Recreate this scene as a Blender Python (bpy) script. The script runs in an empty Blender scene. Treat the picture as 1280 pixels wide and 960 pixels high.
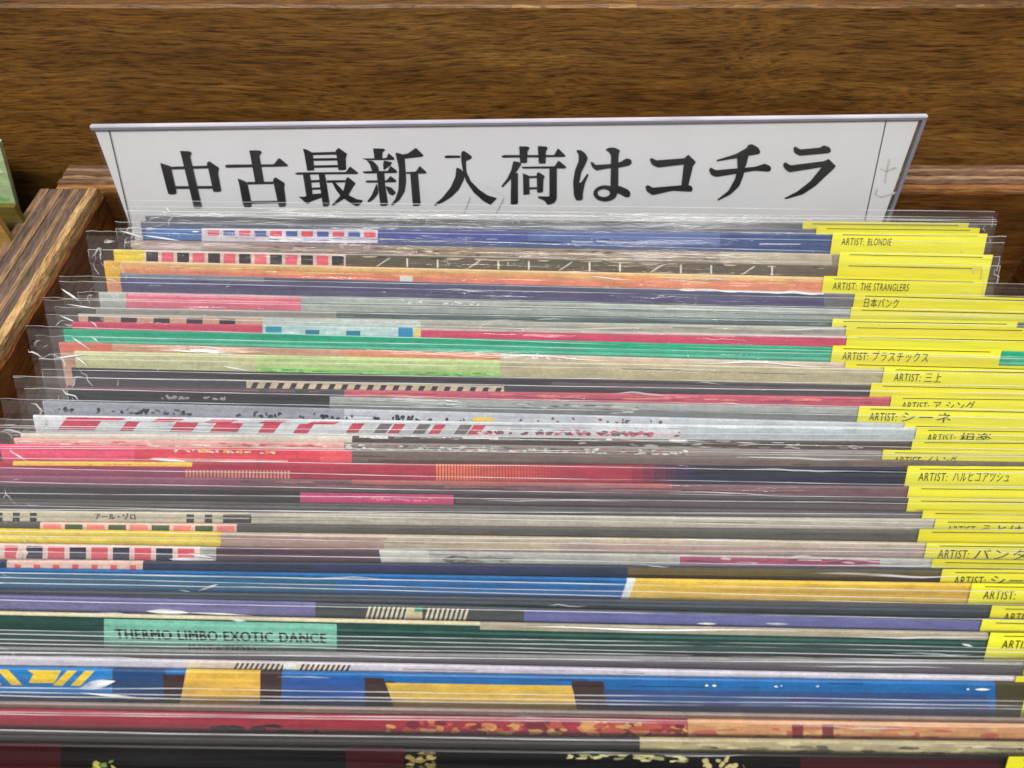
import bpy, bmesh, math, random
from mathutils import Vector, Matrix, noise

sc = bpy.context.scene
COL = sc.collection
R = math.radians
rng = random.Random(7)

# ------------------------------------------------------------------ camera
PITCH, FPX, CAMZ = 51.5, 1000.0, 0.194          # degrees below level, focal length in photo pixels, metres above record tops
cam = bpy.data.cameras.new('camera')
cam_o = bpy.data.objects.new('camera', cam); COL.objects.link(cam_o)
cam_o.location = (0, 0, CAMZ); cam_o.rotation_euler = (R(90 - PITCH), 0, 0)
cam.sensor_fit = 'HORIZONTAL'; cam.sensor_width = 7.6; cam.lens = 7.6 * FPX / 1280
cam.clip_start = 0.01; cam.clip_end = 50
cam.dof.use_dof = True; cam.dof.focus_distance = 0.245; cam.dof.aperture_fstop = 3.8
sc.camera = cam_o

# ------------------------------------------------------------------ light
world = bpy.data.worlds.new('World'); sc.world = world; world.use_nodes = True
bg = world.node_tree.nodes['Background']
bg.inputs[0].default_value = (0.90, 0.93, 1.0, 1); bg.inputs[1].default_value = 0.22


def lamp(name, loc, aim, sx, sy, watts, col):
    l = bpy.data.lights.new(name, 'AREA'); l.shape = 'RECTANGLE'; l.size = sx; l.size_y = sy
    l.energy = watts; l.color = col
    o = bpy.data.objects.new(name, l); COL.objects.link(o); o.location = loc
    o.rotation_euler = (Vector(aim) - Vector(loc)).to_track_quat('-Z', 'Y').to_euler()
    return o


lamp('ceiling_tube_lamp', (-0.20, -0.75, 1.45), (0, 0.15, 0), 1.6, 0.26, 40, (1.0, 0.97, 0.92))
lamp('ceiling_tube_lamp', (0.35, 0.55, 1.75), (0, 0.15, 0), 1.6, 0.22, 14, (1.0, 0.98, 0.95))

sc.view_settings.view_transform = 'Standard'; sc.view_settings.look = 'None'
sc.view_settings.exposure = 0.0; sc.view_settings.gamma = 1; sc.view_settings.use_curve_mapping = False
sc.cycles.transparent_max_bounces = 96
sc.cycles.max_bounces = 8; sc.cycles.diffuse_bounces = 3; sc.cycles.glossy_bounces = 3
sc.cycles.use_denoising = True
sc.cycles.sample_clamp_indirect = 4.0


# ------------------------------------------------------------------ helpers
def lin(c):
    out = []
    for v in c[:3]:
        v /= 255.0
        out.append(v / 12.92 if v <= 0.04045 else ((v + 0.055) / 1.055) ** 2.4)
    return tuple(out) + (1.0,)


FWD = Vector((0, math.cos(R(PITCH)), -math.sin(R(PITCH))))
UPV = Vector((0, math.sin(R(PITCH)), math.cos(R(PITCH))))
EYE = Vector((0, 0, CAMZ))


def ray(px, py):
    return FWD + Vector((1, 0, 0)) * ((px - 640) / FPX) + UPV * ((480 - py) / FPX)


def at_z(px, py, z=0.0):
    d = ray(px, py); return EYE + d * ((z - CAMZ) / d.z)


def link(name, verts, faces, mats, parent=None, smooth=False, fmat=None, cols=None):
    me = bpy.data.meshes.new(name)
    me.from_pydata([tuple(v) for v in verts], [], faces)
    for m in mats: me.materials.append(m)
    if fmat: me.polygons.foreach_set('material_index', fmat)
    if smooth: me.polygons.foreach_set('use_smooth', [True] * len(me.polygons))
    if cols:
        a = me.color_attributes.new('ink', 'FLOAT_COLOR', 'CORNER')
        buf = []
        for p in me.polygons:
            for _ in range(p.loop_total): buf.extend(cols[p.index])
        a.data.foreach_set('color', buf)
    me.update()
    o = bpy.data.objects.new(name, me); COL.objects.link(o)
    if parent: o.parent = parent
    return o


def empty(name, loc, rot=(0, 0, 0)):
    o = bpy.data.objects.new(name, None); COL.objects.link(o); o.location = loc; o.rotation_euler = rot
    o.empty_display_size = 0.02
    return o


def tag(o, label, cat, group=None):
    o['label'] = label; o['category'] = cat
    if group: o['group'] = group
    return o


class MB:
    """collects quads and boxes, then becomes ONE mesh"""
    def __init__(s): s.v, s.f, s.c = [], [], []
    def quad(s, a, b, c, d, col=None):
        n = len(s.v); s.v += [a, b, c, d]; s.f.append((n, n + 1, n + 2, n + 3)); s.c.append(col)
    def poly(s, pts, col=None):
        n = len(s.v); s.v += pts; s.f.append(tuple(range(n, n + len(pts)))); s.c.append(col)
    def box(s, x0, x1, y0, y1, z0, z1, col=None):
        n = len(s.v)
        s.v += [(x, y, z) for z in (z0, z1) for y in (y0, y1) for x in (x0, x1)]
        for q in ((0, 2, 3, 1), (4, 5, 7, 6), (0, 1, 5, 4), (2, 6, 7, 3), (0, 4, 6, 2), (1, 3, 7, 5)):
            s.f.append(tuple(n + i for i in q)); s.c.append(col)


# ------------------------------------------------------------------ materials
class NT:
    def __init__(s, name):
        s.m = bpy.data.materials.new(name); s.m.use_nodes = True
        s.t = s.m.node_tree; s.t.nodes.clear()
        s.out = s.n('ShaderNodeOutputMaterial')
    def n(s, kind, **kw):
        nd = s.t.nodes.new(kind)
        for k, v in kw.items():
            if k.startswith('_'): setattr(nd, k[1:], v)
            else: nd.inputs[k.replace('__', ' ')].default_value = v
        return nd
    def l(s, a, ai, b, bi): s.t.links.new(a.outputs[ai], b.inputs[bi])
    def coords(s, scale, kind='Object'):
        tc = s.n('ShaderNodeTexCoord'); mp = s.n('ShaderNodeMapping'); mp.inputs['Scale'].default_value = scale
        s.l(tc, kind, mp, 'Vector'); return mp
    def noise(s, scale, detail=3, rough=0.55, kind='Object', dist=0.0):
        mp = s.coords(scale, kind); nz = s.n('ShaderNodeTexNoise', Scale=1.0, Detail=detail, Roughness=rough, Distortion=dist)
        s.l(mp, 0, nz, 'Vector'); return nz
    def ramp(s, src, stops, out=0):
        r = s.n('ShaderNodeValToRGB'); e = r.color_ramp.elements
        while len(e) < len(stops): e.new(0.5)
        for i, (p, c) in enumerate(stops):
            e[i].position = p; e[i].color = c if len(c) == 4 else tuple(c) + (1,)
        s.l(src, out, r, 0); return r
    def mul(s, a, ao, b, bo, fac=1.0):
        m = s.n('ShaderNodeMix', _data_type='RGBA', _blend_type='MULTIPLY'); m.inputs[0].default_value = fac
        s.t.links.new(a.outputs[ao], m.inputs[6]); s.t.links.new(b.outputs[bo], m.inputs[7]); return m
    def mixc(s, fac, fo, a, ao, b, bo):
        m = s.n('ShaderNodeMix', _data_type='RGBA')
        s.t.links.new(fac.outputs[fo], m.inputs[0]); s.t.links.new(a.outputs[ao], m.inputs[6]); s.t.links.new(b.outputs[bo], m.inputs[7]); return m


def wood(name, dark, mid, light, along='x', rough=0.42, fine=1.0, bump=0.35, grain=(5, 95), cut=0.18, wave=0.0, dist=1.0):
    t = NT(name)
    def sc_(a, b): return (a, b, b) if along == 'x' else (b, a, b)
    tc = t.n('ShaderNodeTexCoord')
    low = t.n('ShaderNodeTexNoise', Scale=9.0, Detail=2.0); t.l(tc, 'Object', low, 'Vector')
    off = t.n('ShaderNodeVectorMath', _operation='MULTIPLY_ADD'); off.inputs[1].default_value = (0, wave, wave)
    t.l(low, 'Color', off, 0); t.l(tc, 'Object', off, 2)
    def nz(scale, detail, r_, dist=0.0):
        mp = t.n('ShaderNodeMapping'); mp.inputs['Scale'].default_value = scale; t.l(off, 0, mp, 'Vector')
        n_ = t.n('ShaderNodeTexNoise', Scale=1.0, Detail=detail, Roughness=r_, Distortion=dist); t.l(mp, 0, n_, 'Vector'); return n_
    big = nz(sc_(*grain), 4, 0.6, 0.6 * dist)
    fin = nz(sc_(60 * fine, 900 * fine), 4, 0.7, 0.4 * dist)
    pore = nz(sc_(130 * fine, 2300 * fine), 2, 0.6, 0.2)
    mott = nz((16, 16, 30), 3, 0.6)
    base = t.ramp(big, [(0.28, lin(dark)), (0.5, lin(mid)), (0.72, lin(light))])
    streak = t.ramp(fin, [(0.34, (cut, cut * 0.85, cut * 0.75)), (0.47, (0.92, 0.92, 0.92)), (0.60, (1.15, 1.12, 1.06)), (0.74, (1.75, 1.62, 1.38))])
    c = t.mul(base, 0, streak, 0)
    po = t.ramp(pore, [(0.36, (0.45, 0.42, 0.4)), (0.48, (1, 1, 1)), (0.7, (1.25, 1.22, 1.15))])
    c = t.mul(c, 2, po, 0)
    mo = t.ramp(mott, [(0.3, (0.78, 0.74, 0.7)), (0.7, (1.2, 1.18, 1.1))])
    c = t.mul(c, 2, mo, 0)
    p = t.n('ShaderNodeBsdfPrincipled', Roughness=rough)
    p.inputs['Specular IOR Level'].default_value = 0.35
    t.l(c, 2, p, 'Base Color')
    bm = t.n('ShaderNodeBump', Strength=bump, Distance=0.0006); t.l(fin, 0, bm, 'Height'); t.l(bm, 0, p, 'Normal')
    t.l(p, 0, t.out, 0)
    return t.m


M = {}
M['panel'] = wood('backboard_wood', (95, 65, 28), (112, 78, 35), (129, 95, 47), grain=(10, 130), cut=0.36, bump=0.5, wave=0.014)
M['inner'] = wood('bin_face_wood', (84, 46, 16), (108, 64, 24), (130, 84, 36), 'y', rough=0.5, grain=(30, 60), fine=0.6, cut=0.5)
M['inner_x'] = wood('bin_back_face_wood', (66, 38, 14), (84, 52, 20), (104, 70, 30), 'x', rough=0.5, grain=(12, 80), cut=0.5)
PLY = dict(fine=1.3, bump=0.3, rough=0.75, grain=(40, 500), cut=0.55, dist=0.0)
M['ply_dark'] = wood('end_grain_ply', (86, 72, 66), (104, 88, 80), (124, 106, 94), 'y', **PLY)
M['ply_light'] = wood('long_grain_ply', (122, 98, 74), (142, 116, 90), (164, 136, 108), 'y', **PLY)
M['ply_gold'] = wood('face_veneer_edge', (150, 118, 78), (182, 148, 104), (212, 182, 136), 'y', **PLY)
M['ply_dark_x'] = wood('back_end_grain_ply', (96, 72, 56), (116, 90, 70), (136, 108, 84), 'x', **PLY)
M['ply_light_x'] = wood('back_long_grain_ply', (140, 110, 88), (160, 130, 106), (180, 150, 124), 'x', **PLY)
M['ply_orange_x'] = wood('back_face_veneer', (136, 94, 54), (158, 112, 68), (178, 132, 86), 'x', **PLY)


def print_mat():
    t = NT('printed_cardboard')
    a = t.n('ShaderNodeAttribute', _attribute_name='ink')
    n1 = t.noise((90, 90, 240), 4, 0.6); n2 = t.noise((1500, 1500, 1500), 2, 0.5)
    r1 = t.ramp(n1, [(0.3, (0.80, 0.80, 0.82)), (0.7, (1.14, 1.13, 1.1))])
    r2 = t.ramp(n2, [(0.3, (0.88, 0.88, 0.88)), (0.7, (1.08, 1.08, 1.08))])
    n3 = t.noise((14, 14, 900), 3, 0.6); r3 = t.ramp(n3, [(0.3, (0.84, 0.84, 0.85)), (0.7, (1.12, 1.12, 1.11))])
    n4 = t.noise((420, 420, 700), 2, 0.6); r4 = t.ramp(n4, [(0.34, (0.9, 0.9, 0.9)), (0.6, (1.03, 1.03, 1.03))])
    c = t.mul(t.mul(t.mul(t.mul(a, 'Color', r1, 0), 2, r2, 0), 2, r3, 0), 2, r4, 0)
    p = t.n('ShaderNodeBsdfPrincipled', Roughness=0.34); p.inputs['Specular IOR Level'].default_value = 0.18
    hs = t.n('ShaderNodeHueSaturation', Saturation=0.96); t.l(c, 2, hs, 'Color'); t.l(hs, 0, p, 'Base Color'); t.l(p, 0, t.out, 0)
    return t.m


M['print'] = print_mat()


def plain(name, rgb, rough=0.5, var=0.12, scale=220, spec=0.4):
    t = NT(name)
    n1 = t.noise((scale, scale, scale), 4, 0.6)
    lo, hi = 1 - var, 1 + var
    c = lin(rgb)
    r1 = t.ramp(n1, [(0.3, tuple(x * lo for x in c[:3])), (0.7, tuple(min(1, x * hi) for x in c[:3]))])
    p = t.n('ShaderNodeBsdfPrincipled', Roughness=rough); p.inputs['Specular IOR Level'].default_value = spec
    t.l(r1, 0, p, 'Base Color'); t.l(p, 0, t.out, 0)
    return t.m


def label_paper():
    t = NT('yellow_label_paper')
    oi = t.n('ShaderNodeObjectInfo'); n1 = t.noise((30, 30, 400), 3, 0.6)
    ra = t.ramp(oi, [(0.0, lin((216, 208, 42))), (1.0, lin((236, 232, 60)))], 'Random')
    rb = t.ramp(n1, [(0.3, (0.86, 0.86, 0.84)), (0.7, (1.06, 1.06, 1.08))])
    c = t.mul(ra, 0, rb, 0)
    p = t.n('ShaderNodeBsdfPrincipled', Roughness=0.4); t.l(c, 2, p, 'Base Color'); t.l(p, 0, t.out, 0); return t.m


M['yellow'] = label_paper()
M['ink'] = plain('black_label_ink', (58, 54, 18), 0.6, 0.2, 2000)
M['paper'] = plain('white_sign_paper', (212, 213, 216), 0.55, 0.035, 30)
M['sign_ink'] = plain('black_sign_ink', (26, 27, 30), 0.5, 0.15, 600)
M['scratch'] = plain('grey_pencil_line', (150, 150, 156), 0.6, 0.1)
M['smudge'] = plain('pale_grey_smudge', (186, 188, 182), 0.6, 0.1)
M['floor'] = plain('bin_bottom_wood', (70, 44, 20), 0.7, 0.3, 60)


def film(name, haze, gloss, base, edge=0.55, rough=0.10, tint=(1, 1, 1, 1), streak=(9, 150, 1100)):
    t = NT(name)
    tr = t.n('ShaderNodeBsdfTransparent'); tr.inputs[0].default_value = tint
    gl = t.n('ShaderNodeBsdfGlossy', Roughness=rough)
    di = t.n('ShaderNodeBsdfDiffuse'); di.inputs[0].default_value = (0.9, 0.92, 0.95, 1)
    tl = t.n('ShaderNodeBsdfTranslucent'); tl.inputs[0].default_value = (0.9, 0.92, 0.95, 1)
    dd = t.n('ShaderNodeMixShader'); dd.inputs[0].default_value = 0.5
    t.l(di, 0, dd, 1); t.l(tl, 0, dd, 2)
    nz = t.noise(streak, 3, 0.6)
    hz = t.n('ShaderNodeMapRange'); hz.inputs['From Min'].default_value = 0.3; hz.inputs['From Max'].default_value = 0.7
    hz.inputs['To Min'].default_value = 0.0; hz.inputs['To Max'].default_value = haze * 2.0
    t.l(nz, 0, hz, 'Value')
    m1 = t.n('ShaderNodeMixShader'); t.l(hz, 0, m1, 0); t.l(tr, 0, m1, 1); t.l(dd, 0, m1, 2)
    lw = t.n('ShaderNodeLayerWeight', Blend=0.5)
    pw = t.n('ShaderNodeMath', _operation='POWER'); pw.inputs[1].default_value = 4.0; t.l(lw, 'Facing', pw, 0)
    mx = t.n('ShaderNodeMath', _operation='MULTIPLY_ADD'); mx.inputs[1].default_value = edge; mx.inputs[2].default_value = base
    t.l(pw, 0, mx, 0)
    m2 = t.n('ShaderNodeMixShader'); t.l(mx, 0, m2, 0); t.l(m1, 0, m2, 1); t.l(gl, 0, m2, 2)
    bz = t.noise((40, 300, 900), 3, 0.6)
    bm = t.n('ShaderNodeBump', Strength=0.25, Distance=0.0008); t.l(bz, 0, bm, 'Height'); t.l(bm, 0, gl, 'Normal')
    t.l(m2, 0, t.out, 0)
    return t.m


M['film'] = film('clear_sleeve_film', 0.018, 0, 0.029, rough=0.08)
M['acrylic'] = film('clear_sign_holder', 0.02, 0, 0.03, rough=0.08, streak=(18, 18, 30))


def rim_mat():
    t = NT('sleeve_cut_edge')
    tr = t.n('ShaderNodeBsdfTransparent')
    p = t.n('ShaderNodeBsdfPrincipled', Roughness=0.22); p.inputs['Base Color'].default_value = (0.82, 0.84, 0.86, 1)
    p.inputs['Specular IOR Level'].default_value = 1.0
    nz = t.noise((26, 45, 300), 3, 0.6)
    mr = t.n('ShaderNodeMapRange'); mr.inputs['From Min'].default_value = 0.35; mr.inputs['From Max'].default_value = 0.65
    mr.inputs['To Min'].default_value = 0.0; mr.inputs['To Max'].default_value = 0.52; t.l(nz, 0, mr, 'Value')
    m = t.n('ShaderNodeMixShader'); t.l(mr, 0, m, 0); t.l(tr, 0, m, 1); t.l(p, 0, m, 2)
    t.l(m, 0, t.out, 0)
    return t.m


M['rim'] = rim_mat()


def painted_glint_mat():
    t = NT('painted_film_glint')  # near-white base colour stands in for bright glints on the film
    p = t.n('ShaderNodeBsdfPrincipled', Roughness=0.16); p.inputs['Base Color'].default_value = (0.9, 0.92, 0.94, 1)
    p.inputs['Specular IOR Level'].default_value = 1.0
    tr = t.n('ShaderNodeBsdfTransparent'); nz = t.noise((90, 200, 500), 2, 0.5)
    mr = t.n('ShaderNodeMapRange'); mr.inputs['From Min'].default_value = 0.35; mr.inputs['From Max'].default_value = 0.6
    mr.inputs['To Min'].default_value = 0.25; mr.inputs['To Max'].default_value = 0.95; t.l(nz, 0, mr, 'Value')
    m = t.n('ShaderNodeMixShader'); t.l(mr, 0, m, 0); t.l(tr, 0, m, 1); t.l(p, 0, m, 2); t.l(m, 0, t.out, 0)
    return t.m


M['fold'] = painted_glint_mat()


def edge_mat():
    t = NT('sign_holder_edge')
    p = t.n('ShaderNodeBsdfPrincipled', Roughness=0.15); p.inputs['Base Color'].default_value = (0.62, 0.61, 0.72, 1)
    nz = t.noise((30, 30, 30), 3, 0.5); r = t.ramp(nz, [(0.3, (0.5, 0.5, 0.6)), (0.7, (0.8, 0.78, 0.9))]); t.l(r, 0, p, 'Base Color')
    t.l(p, 0, t.out, 0); return t.m


M['holder_edge'] = edge_mat()

# ------------------------------------------------------------------ the bin (plywood crate)
ZW = -0.003                                  # top of the bin's boards
YB0, YB1 = 0.2547, 0.2700                    # back board, front and rear face
BIN_L, BIN_R, BIN_F = -0.162, 0.217, -0.165
BASE = -0.2725
bin_o = tag(empty('record_bin', (0, 0.13, BASE)), 'worn plywood record bin with layered board edges holding the sleeved records', 'record bin')


def sub(o, parent):                          # parent without moving
    o.parent = parent; o.matrix_parent_inverse = Matrix.Translation(-parent.location)
    return o


def rough_board(name, axis, a0, a1, b0, b1, z0, z1, mats, jag=0.0006, seg=90, chips=0.0, skew=0.0):
    """a board whose top edge is a little uneven; runs along axis from a0 to a1, thickness b0..b1"""
    v, f = [], []
    for i in range(seg + 1):
        a = a0 + (a1 - a0) * i / seg
        zz = z1 + noise.noise(Vector((a * 130, b0 * 900, 3))) * jag + noise.noise(Vector((a * 600, b0 * 900, 9))) * jag * 0.5
        e = max(0, 0.35 + 0.6 * noise.noise(Vector((a * 28, 5, b0 * 100))) + 0.35 * noise.noise(Vector((a * 230, 8, b0 * 100)))) * chips
        for b, z in ((b0, z0), (b0, zz), (b1 - e * 0.7, zz - e * 0.25), (b1, zz - 0.0012 - e), (b1, z0)):
            v.append((a, b, z) if axis == 'x' else (b + skew * (a - YB0), a, z))
    k = 5
    for i in range(seg):
        for j in range(k):
            p, q = i * k + j, i * k + (j + 1) % k
            f.append((p, q, q + k, p + k) if axis == 'x' else (p, p + k, q + k, q))
    f.append(tuple(range(k)) if axis == 'y' else tuple(range(k))[::-1])
    e0 = seg * k; f.append(tuple(range(e0, e0 + k))[::-1] if axis == 'y' else tuple(range(e0, e0 + k)))
    return link(name, v, f, mats)


# left side board: seven plies, the inner face veneer chipped and golden
side = empty('side_board', (BIN_L - 0.011, 0.13, BASE)); sub(side, bin_o)
side_plies = [('ply_light', 3.4), ('ply_dark', 3.6), ('ply_light', 2.2), ('ply_dark', 4.0), ('ply_light', 2.2), ('ply_dark', 3.4)]
x = BIN_L - 0.0222
for mk, w in side_plies:
    w *= 0.001
    p = rough_board('ply', 'y', BIN_F, YB0 - 0.0004, x + 0.00005, x + w - 0.00005, BASE, ZW + rng.uniform(-0.0004, 0.0003), [M[mk]], skew=0.063, seg=160, jag=0.00015)
    p.parent = side; p.matrix_parent_inverse = Matrix.Translation(-Vector((BIN_L - 0.011, 0.13, BASE)))
    x += w
p = rough_board('veneer', 'y', BIN_F, YB0 - 0.0004, x + 0.00005, BIN_L, BASE, ZW + 0.0003, [M['ply_gold']], jag=0.0003, seg=420, chips=0.0026, skew=0.063)
p.parent = side; p.matrix_parent_inverse = Matrix.Translation(-Vector((BIN_L - 0.011, 0.13, BASE)))
# its inner skin, the dark stained face
p = rough_board('face_panel', 'y', BIN_F, YB0 - 0.0006, BIN_L, BIN_L + 0.0012, BASE, ZW - 0.0040, [M['inner']], jag=0.0007, seg=320, skew=0.063)
p.parent = side; p.matrix_parent_inverse = Matrix.Translation(-Vector((BIN_L - 0.011, 0.13, BASE)))

back = empty('back_board', (0, (YB0 + YB1) / 2, BASE)); sub(back, bin_o)
bp = [('ply_orange_x', 2.4), ('ply_dark_x', 3.0), ('ply_light_x', 2.7), ('ply_dark_x', 2.5), ('ply_light_x', 2.2), ('ply_dark_x', 2.3)]
y = YB0
for i, (mk, w) in enumerate(bp):
    w *= 0.001
    p = rough_board('ply', 'x', -0.1785, 0.45, y + 0.00005, y + w - 0.00005, BASE, ZW + rng.uniform(-0.0005, 0.0004), [M[mk]], jag=0.0007)
    p.parent = back; p.matrix_parent_inverse = Matrix.Translation(-back.location)
    y += w
p = rough_board('face_panel', 'x', BIN_L + 0.0014, BIN_R, YB0 - 0.0012, YB0, BASE, ZW - 0.0022, [M['inner_x']], jag=0.0005)
p.parent = back; p.matrix_parent_inverse = Matrix.Translation(-back.location)
sub(rough_board('side_board', 'y', BIN_F, YB0 - 0.002, BIN_R + 0.0002, BIN_R + 0.022, BASE, ZW, [M['inner']]), bin_o)
sub(rough_board('front_board', 'x', BIN_L + 0.001, BIN_R, BIN_F - 0.018, BIN_F - 0.0003, BASE, ZW - 0.03, [M['inner_x']]), bin_o)
mb = MB(); mb.box(BIN_L - 0.02, BIN_R + 0.02, BIN_F - 0.018, YB1, BASE - 0.012, BASE - 0.0005)
sub(link('bottom_board', mb.v, mb.f, [M['floor']]), bin_o)
mb = MB(); mb.box(-1.4, 1.4, -0.8, 1.0, BASE - 0.06, BASE - 0.0125)
o = link('shelf', mb.v, mb.f, [M['floor']]); o['kind'] = 'structure'

# ------------------------------------------------------------------ the tall board behind
BT = at_z(640, 8, 0).normalized()
d = ray(640, 7); ztop = CAMZ + d.z * (0.2725 / d.y)
v, f = [], []
seg = 260
x0, x1, y0, y1 = -0.62, 0.62, 0.2725, 0.302
for i in range(seg + 1):
    a = x0 + (x1 - x0) * i / seg
    n1 = noise.noise(Vector((a * 45, 2, 0))); n2 = noise.noise(Vector((a * 210, 7, 0)))
    c = 0.0008 + 0.0008 * max(0, n1) + 0.0007 * max(0, n2)
    zt = ztop + 0.0006 * n1
    for yy, zz in ((y0, BASE), (y0, zt - c), (y0 + c * 0.8, zt), (y1, zt), (y1, BASE)): v.append((a, yy, zz))
fm = []
for i in range(seg):
    for j in range(5):
        p_, q_ = i * 5 + j, i * 5 + (j + 1) % 5
        f.append((p_, q_, q_ + 5, p_ + 5)); fm.append(1 if j == 1 and i > 120 and noise.noise(Vector((i * 0.31, 0, 4))) > 0.12 else 0)
f.append((4, 3, 2, 1, 0)); e0 = seg * 5; f.append((e0, e0 + 1, e0 + 2, e0 + 3, e0 + 4)); fm += [0, 0]
M['worn'] = wood('worn_board_edge', (84, 56, 28), (120, 88, 50), (168, 134, 90), rough=0.6, grain=(40, 200))
o = link('wooden_backboard', v, f, [M['panel'], M['worn']], fmat=fm)
tag(o, 'tall dark brown grained wooden board standing behind the record bin', 'board')

# ------------------------------------------------------------------ records
LEAN = R(32.0)
JH = 0.315


class Rec:
    """one record in its clear sleeve: local x along the row, z up the cover, front face towards -y"""
    def __init__(s, yl, yr, base, label, xl=None, w=0.315, t=0.0009, dz=0.0, ov=0.0047, ext=0.005, sx=0.0, seed=0, lw=0.0605):
        s.r = random.Random(seed * 13 + 5); s.seed = seed; s.base = base; s.t = t; s.w = w
        z = dz
        A, B = at_z(200, yl, z), at_z(1000, yr, z)
        d = (B - A).normalized(); yaw = math.atan2(d.y, d.x)
        if xl is None: X = -0.1395 + s.r.uniform(-0.003, 0.003)
        else:
            yy = yl + (yr - yl) * (xl - 200) / 800.0; X = at_z(xl, yy, z).x
        k = (X - A.x) / d.x
        P = A + d * (k + w / 2)
        rot = Matrix.Rotation(yaw, 3, 'Z') @ Matrix.Rotation(-LEAN, 3, 'X')
        foot = P - rot @ Vector((0, 0, JH))
        s.root = empty('vinyl_record', foot, (-LEAN, 0, yaw))
        s.mat = Matrix.Translation(foot) @ rot.to_4x4(); s.inv = s.mat.inverted()
        s.lw = lw; s.yl, s.yr, s.ov, s.ext, s.sx = yl, yr, ov, ext, sx
        s.amp = s.r.uniform(0.00005, 0.00022); s.ph = s.r.uniform(0, 6.28); s.lam = s.r.uniform(0.15, 0.4)
        s.pb = MB(); s.k = 0; s.pid = []; s.gl = []
        tag(s.root, label, 'record', 'sleeved records standing in the bin')
        b = s.base; pale = tuple(int(c + (235 - c) * 0.35) for c in b); deep = tuple(int(c * 0.72) for c in b)
        s.speckle(60, 1130, 3, 12, 10, [deep, tuple(int(c * 0.86) for c in b), tuple(min(255, int(c * 1.12)) for c in b)], 20, 120, 0.6, 1.8, 1)
        s.speckle(60, 1130, 0, 1.2, 8, [pale], 3, 30, 0.6, 1.2, 1)

    def warp(s, x): return s.amp * math.sin(x / s.lam * 6.28 + s.ph)

    def uv(s, px, dy, off=0.0):
        py = s.yl + (s.yr - s.yl) * (px - 200) / 800.0 + dy
        o = s.inv @ EYE; d = s.inv.to_3x3() @ ray(px, py)
        k = (-s.t / 2 - off - o.y) / d.y; q = o + d * k
        return q.x, q.z

    # ---- printing on the cover
    def quadpx(s, x0, x1, d0, d1, col, slant=0.0, top=None):
        """patch between photo columns x0..x1, d0..d1 pixels below the cover's top edge"""
        s.k += 1; s.pid.append(len(s.pb.f))
        off = 0.00003 + 0.0000008 * (s.k % 160)
        c = lin(col)
        hw = s.w / 2
        wrap = d0 <= 0 if top is None else top
        dd0 = max(d0, 0.01)
        ua0, va0 = s.uv(x0 + slant, dd0); ua1, va1 = s.uv(x1 + slant, dd0)
        ub0, vb0 = s.uv(x0, d1); ub1, vb1 = s.uv(x1, d1)
        zc = JH - 0.00025
        if wrap: va0 = va1 = zc
        n = max(1, int(abs(ua1 - ua0) / 0.012))
        for i in range(n):
            t0, t1 = i / n, (i + 1) / n
            P = []
            for (u0, u1, v0, v1, t_) in ((ub0, ub1, vb0, vb1, t0), (ub0, ub1, vb0, vb1, t1), (ua0, ua1, va0, va1, t1), (ua0, ua1, va0, va1, t0)):
                u = min(hw, max(-hw, u0 + (u1 - u0) * t_)); vv = min(zc, v0 + (v1 - v0) * t_)
                P.append((u, -s.t / 2 - off + s.warp(u), vv))
            if abs(P[1][0] - P[0][0]) < 1e-6 and abs(P[2][0] - P[3][0]) < 1e-6: continue
            s.pb.quad(*P, c)
            if wrap:
                a, b = P[3], P[2]
                q = [(a[0], -s.t / 2 + 0.00022 + s.warp(a[0]), JH + off), (b[0], -s.t / 2 + 0.00022 + s.warp(b[0]), JH + off)]
                s.pb.quad(a, b, q[1], q[0], c)
                e = [(q[0][0], s.t / 2 - 0.00022 + s.warp(a[0]), JH + off), (q[1][0], s.t / 2 - 0.00022 + s.warp(b[0]), JH + off)]
                s.pb.quad(q[0], q[1], e[1], e[0], c)

    def fold(s, x0, x1, dy, hpx=4.0, bend=0.0, wob=0.0):
        """a sleeve glint painted as a raised whitish strip, hpx photo pixels wide at its middle"""
        pl = []
        for i in range(15):
            q = i / 14; px = x0 + (x1 - x0) * q
            u, z = s.uv(px, dy + bend * (q - 0.5) + wob * math.sin(q * 9 + s.seed))
            pl.append((u, -s.t / 2 - 0.0007 + s.warp(u), z))
        s.gl.append((pl, hpx * 0.5 / 4300.0))

    def checks(s, x0, x1, d0, d1, n, cols, gap=0.0, slant=0.0, jit=0.0):
        w = (x1 - x0) / n
        for i in range(n):
            j = s.r.uniform(-jit, jit)
            s.quadpx(x0 + i * w + gap + j, x0 + (i + 1) * w - gap + j, d0, d1, cols[i % len(cols)], slant)

    def speckle(s, x0, x1, d0, d1, n, cols, wmin=3, wmax=14, hmin=2, hmax=6, sl=4):
        for _ in range(n):
            a = s.r.uniform(x0, x1); b = min(x1, a + s.r.uniform(wmin, wmax)); c = s.r.uniform(d0, d1 - hmin); e = min(d1, c + s.r.uniform(hmin, hmax))
            col, sk = s.r.choice(cols), s.r.uniform(-sl, sl)
            if c <= 0 or hmax < 2.1: s.quadpx(a, b, c, e, col, sk); continue
            s.k += 1; off = 0.00003 + 0.0000008 * (s.k % 160); pts = []           # an irregular blot of ink
            for i in range(9):
                an = -i * 0.698 + s.r.uniform(-0.2, 0.2); q = s.r.uniform(0.6, 1.15)
                px = (a + b) / 2 + (b - a) / 2 * math.cos(an) * q; dy = max(0.2, (c + e) / 2 + (e - c) / 2 * math.sin(an) * q)
                u, z = s.uv(px + sk * ((c + e) / 2 - dy) / max(1, e - c), dy); u = min(s.w / 2, max(-s.w / 2, u))
                pts.append((u, -s.t / 2 - off + s.warp(u), min(JH - 0.0003, z)))
            s.pb.poly(pts, lin(col))

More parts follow.
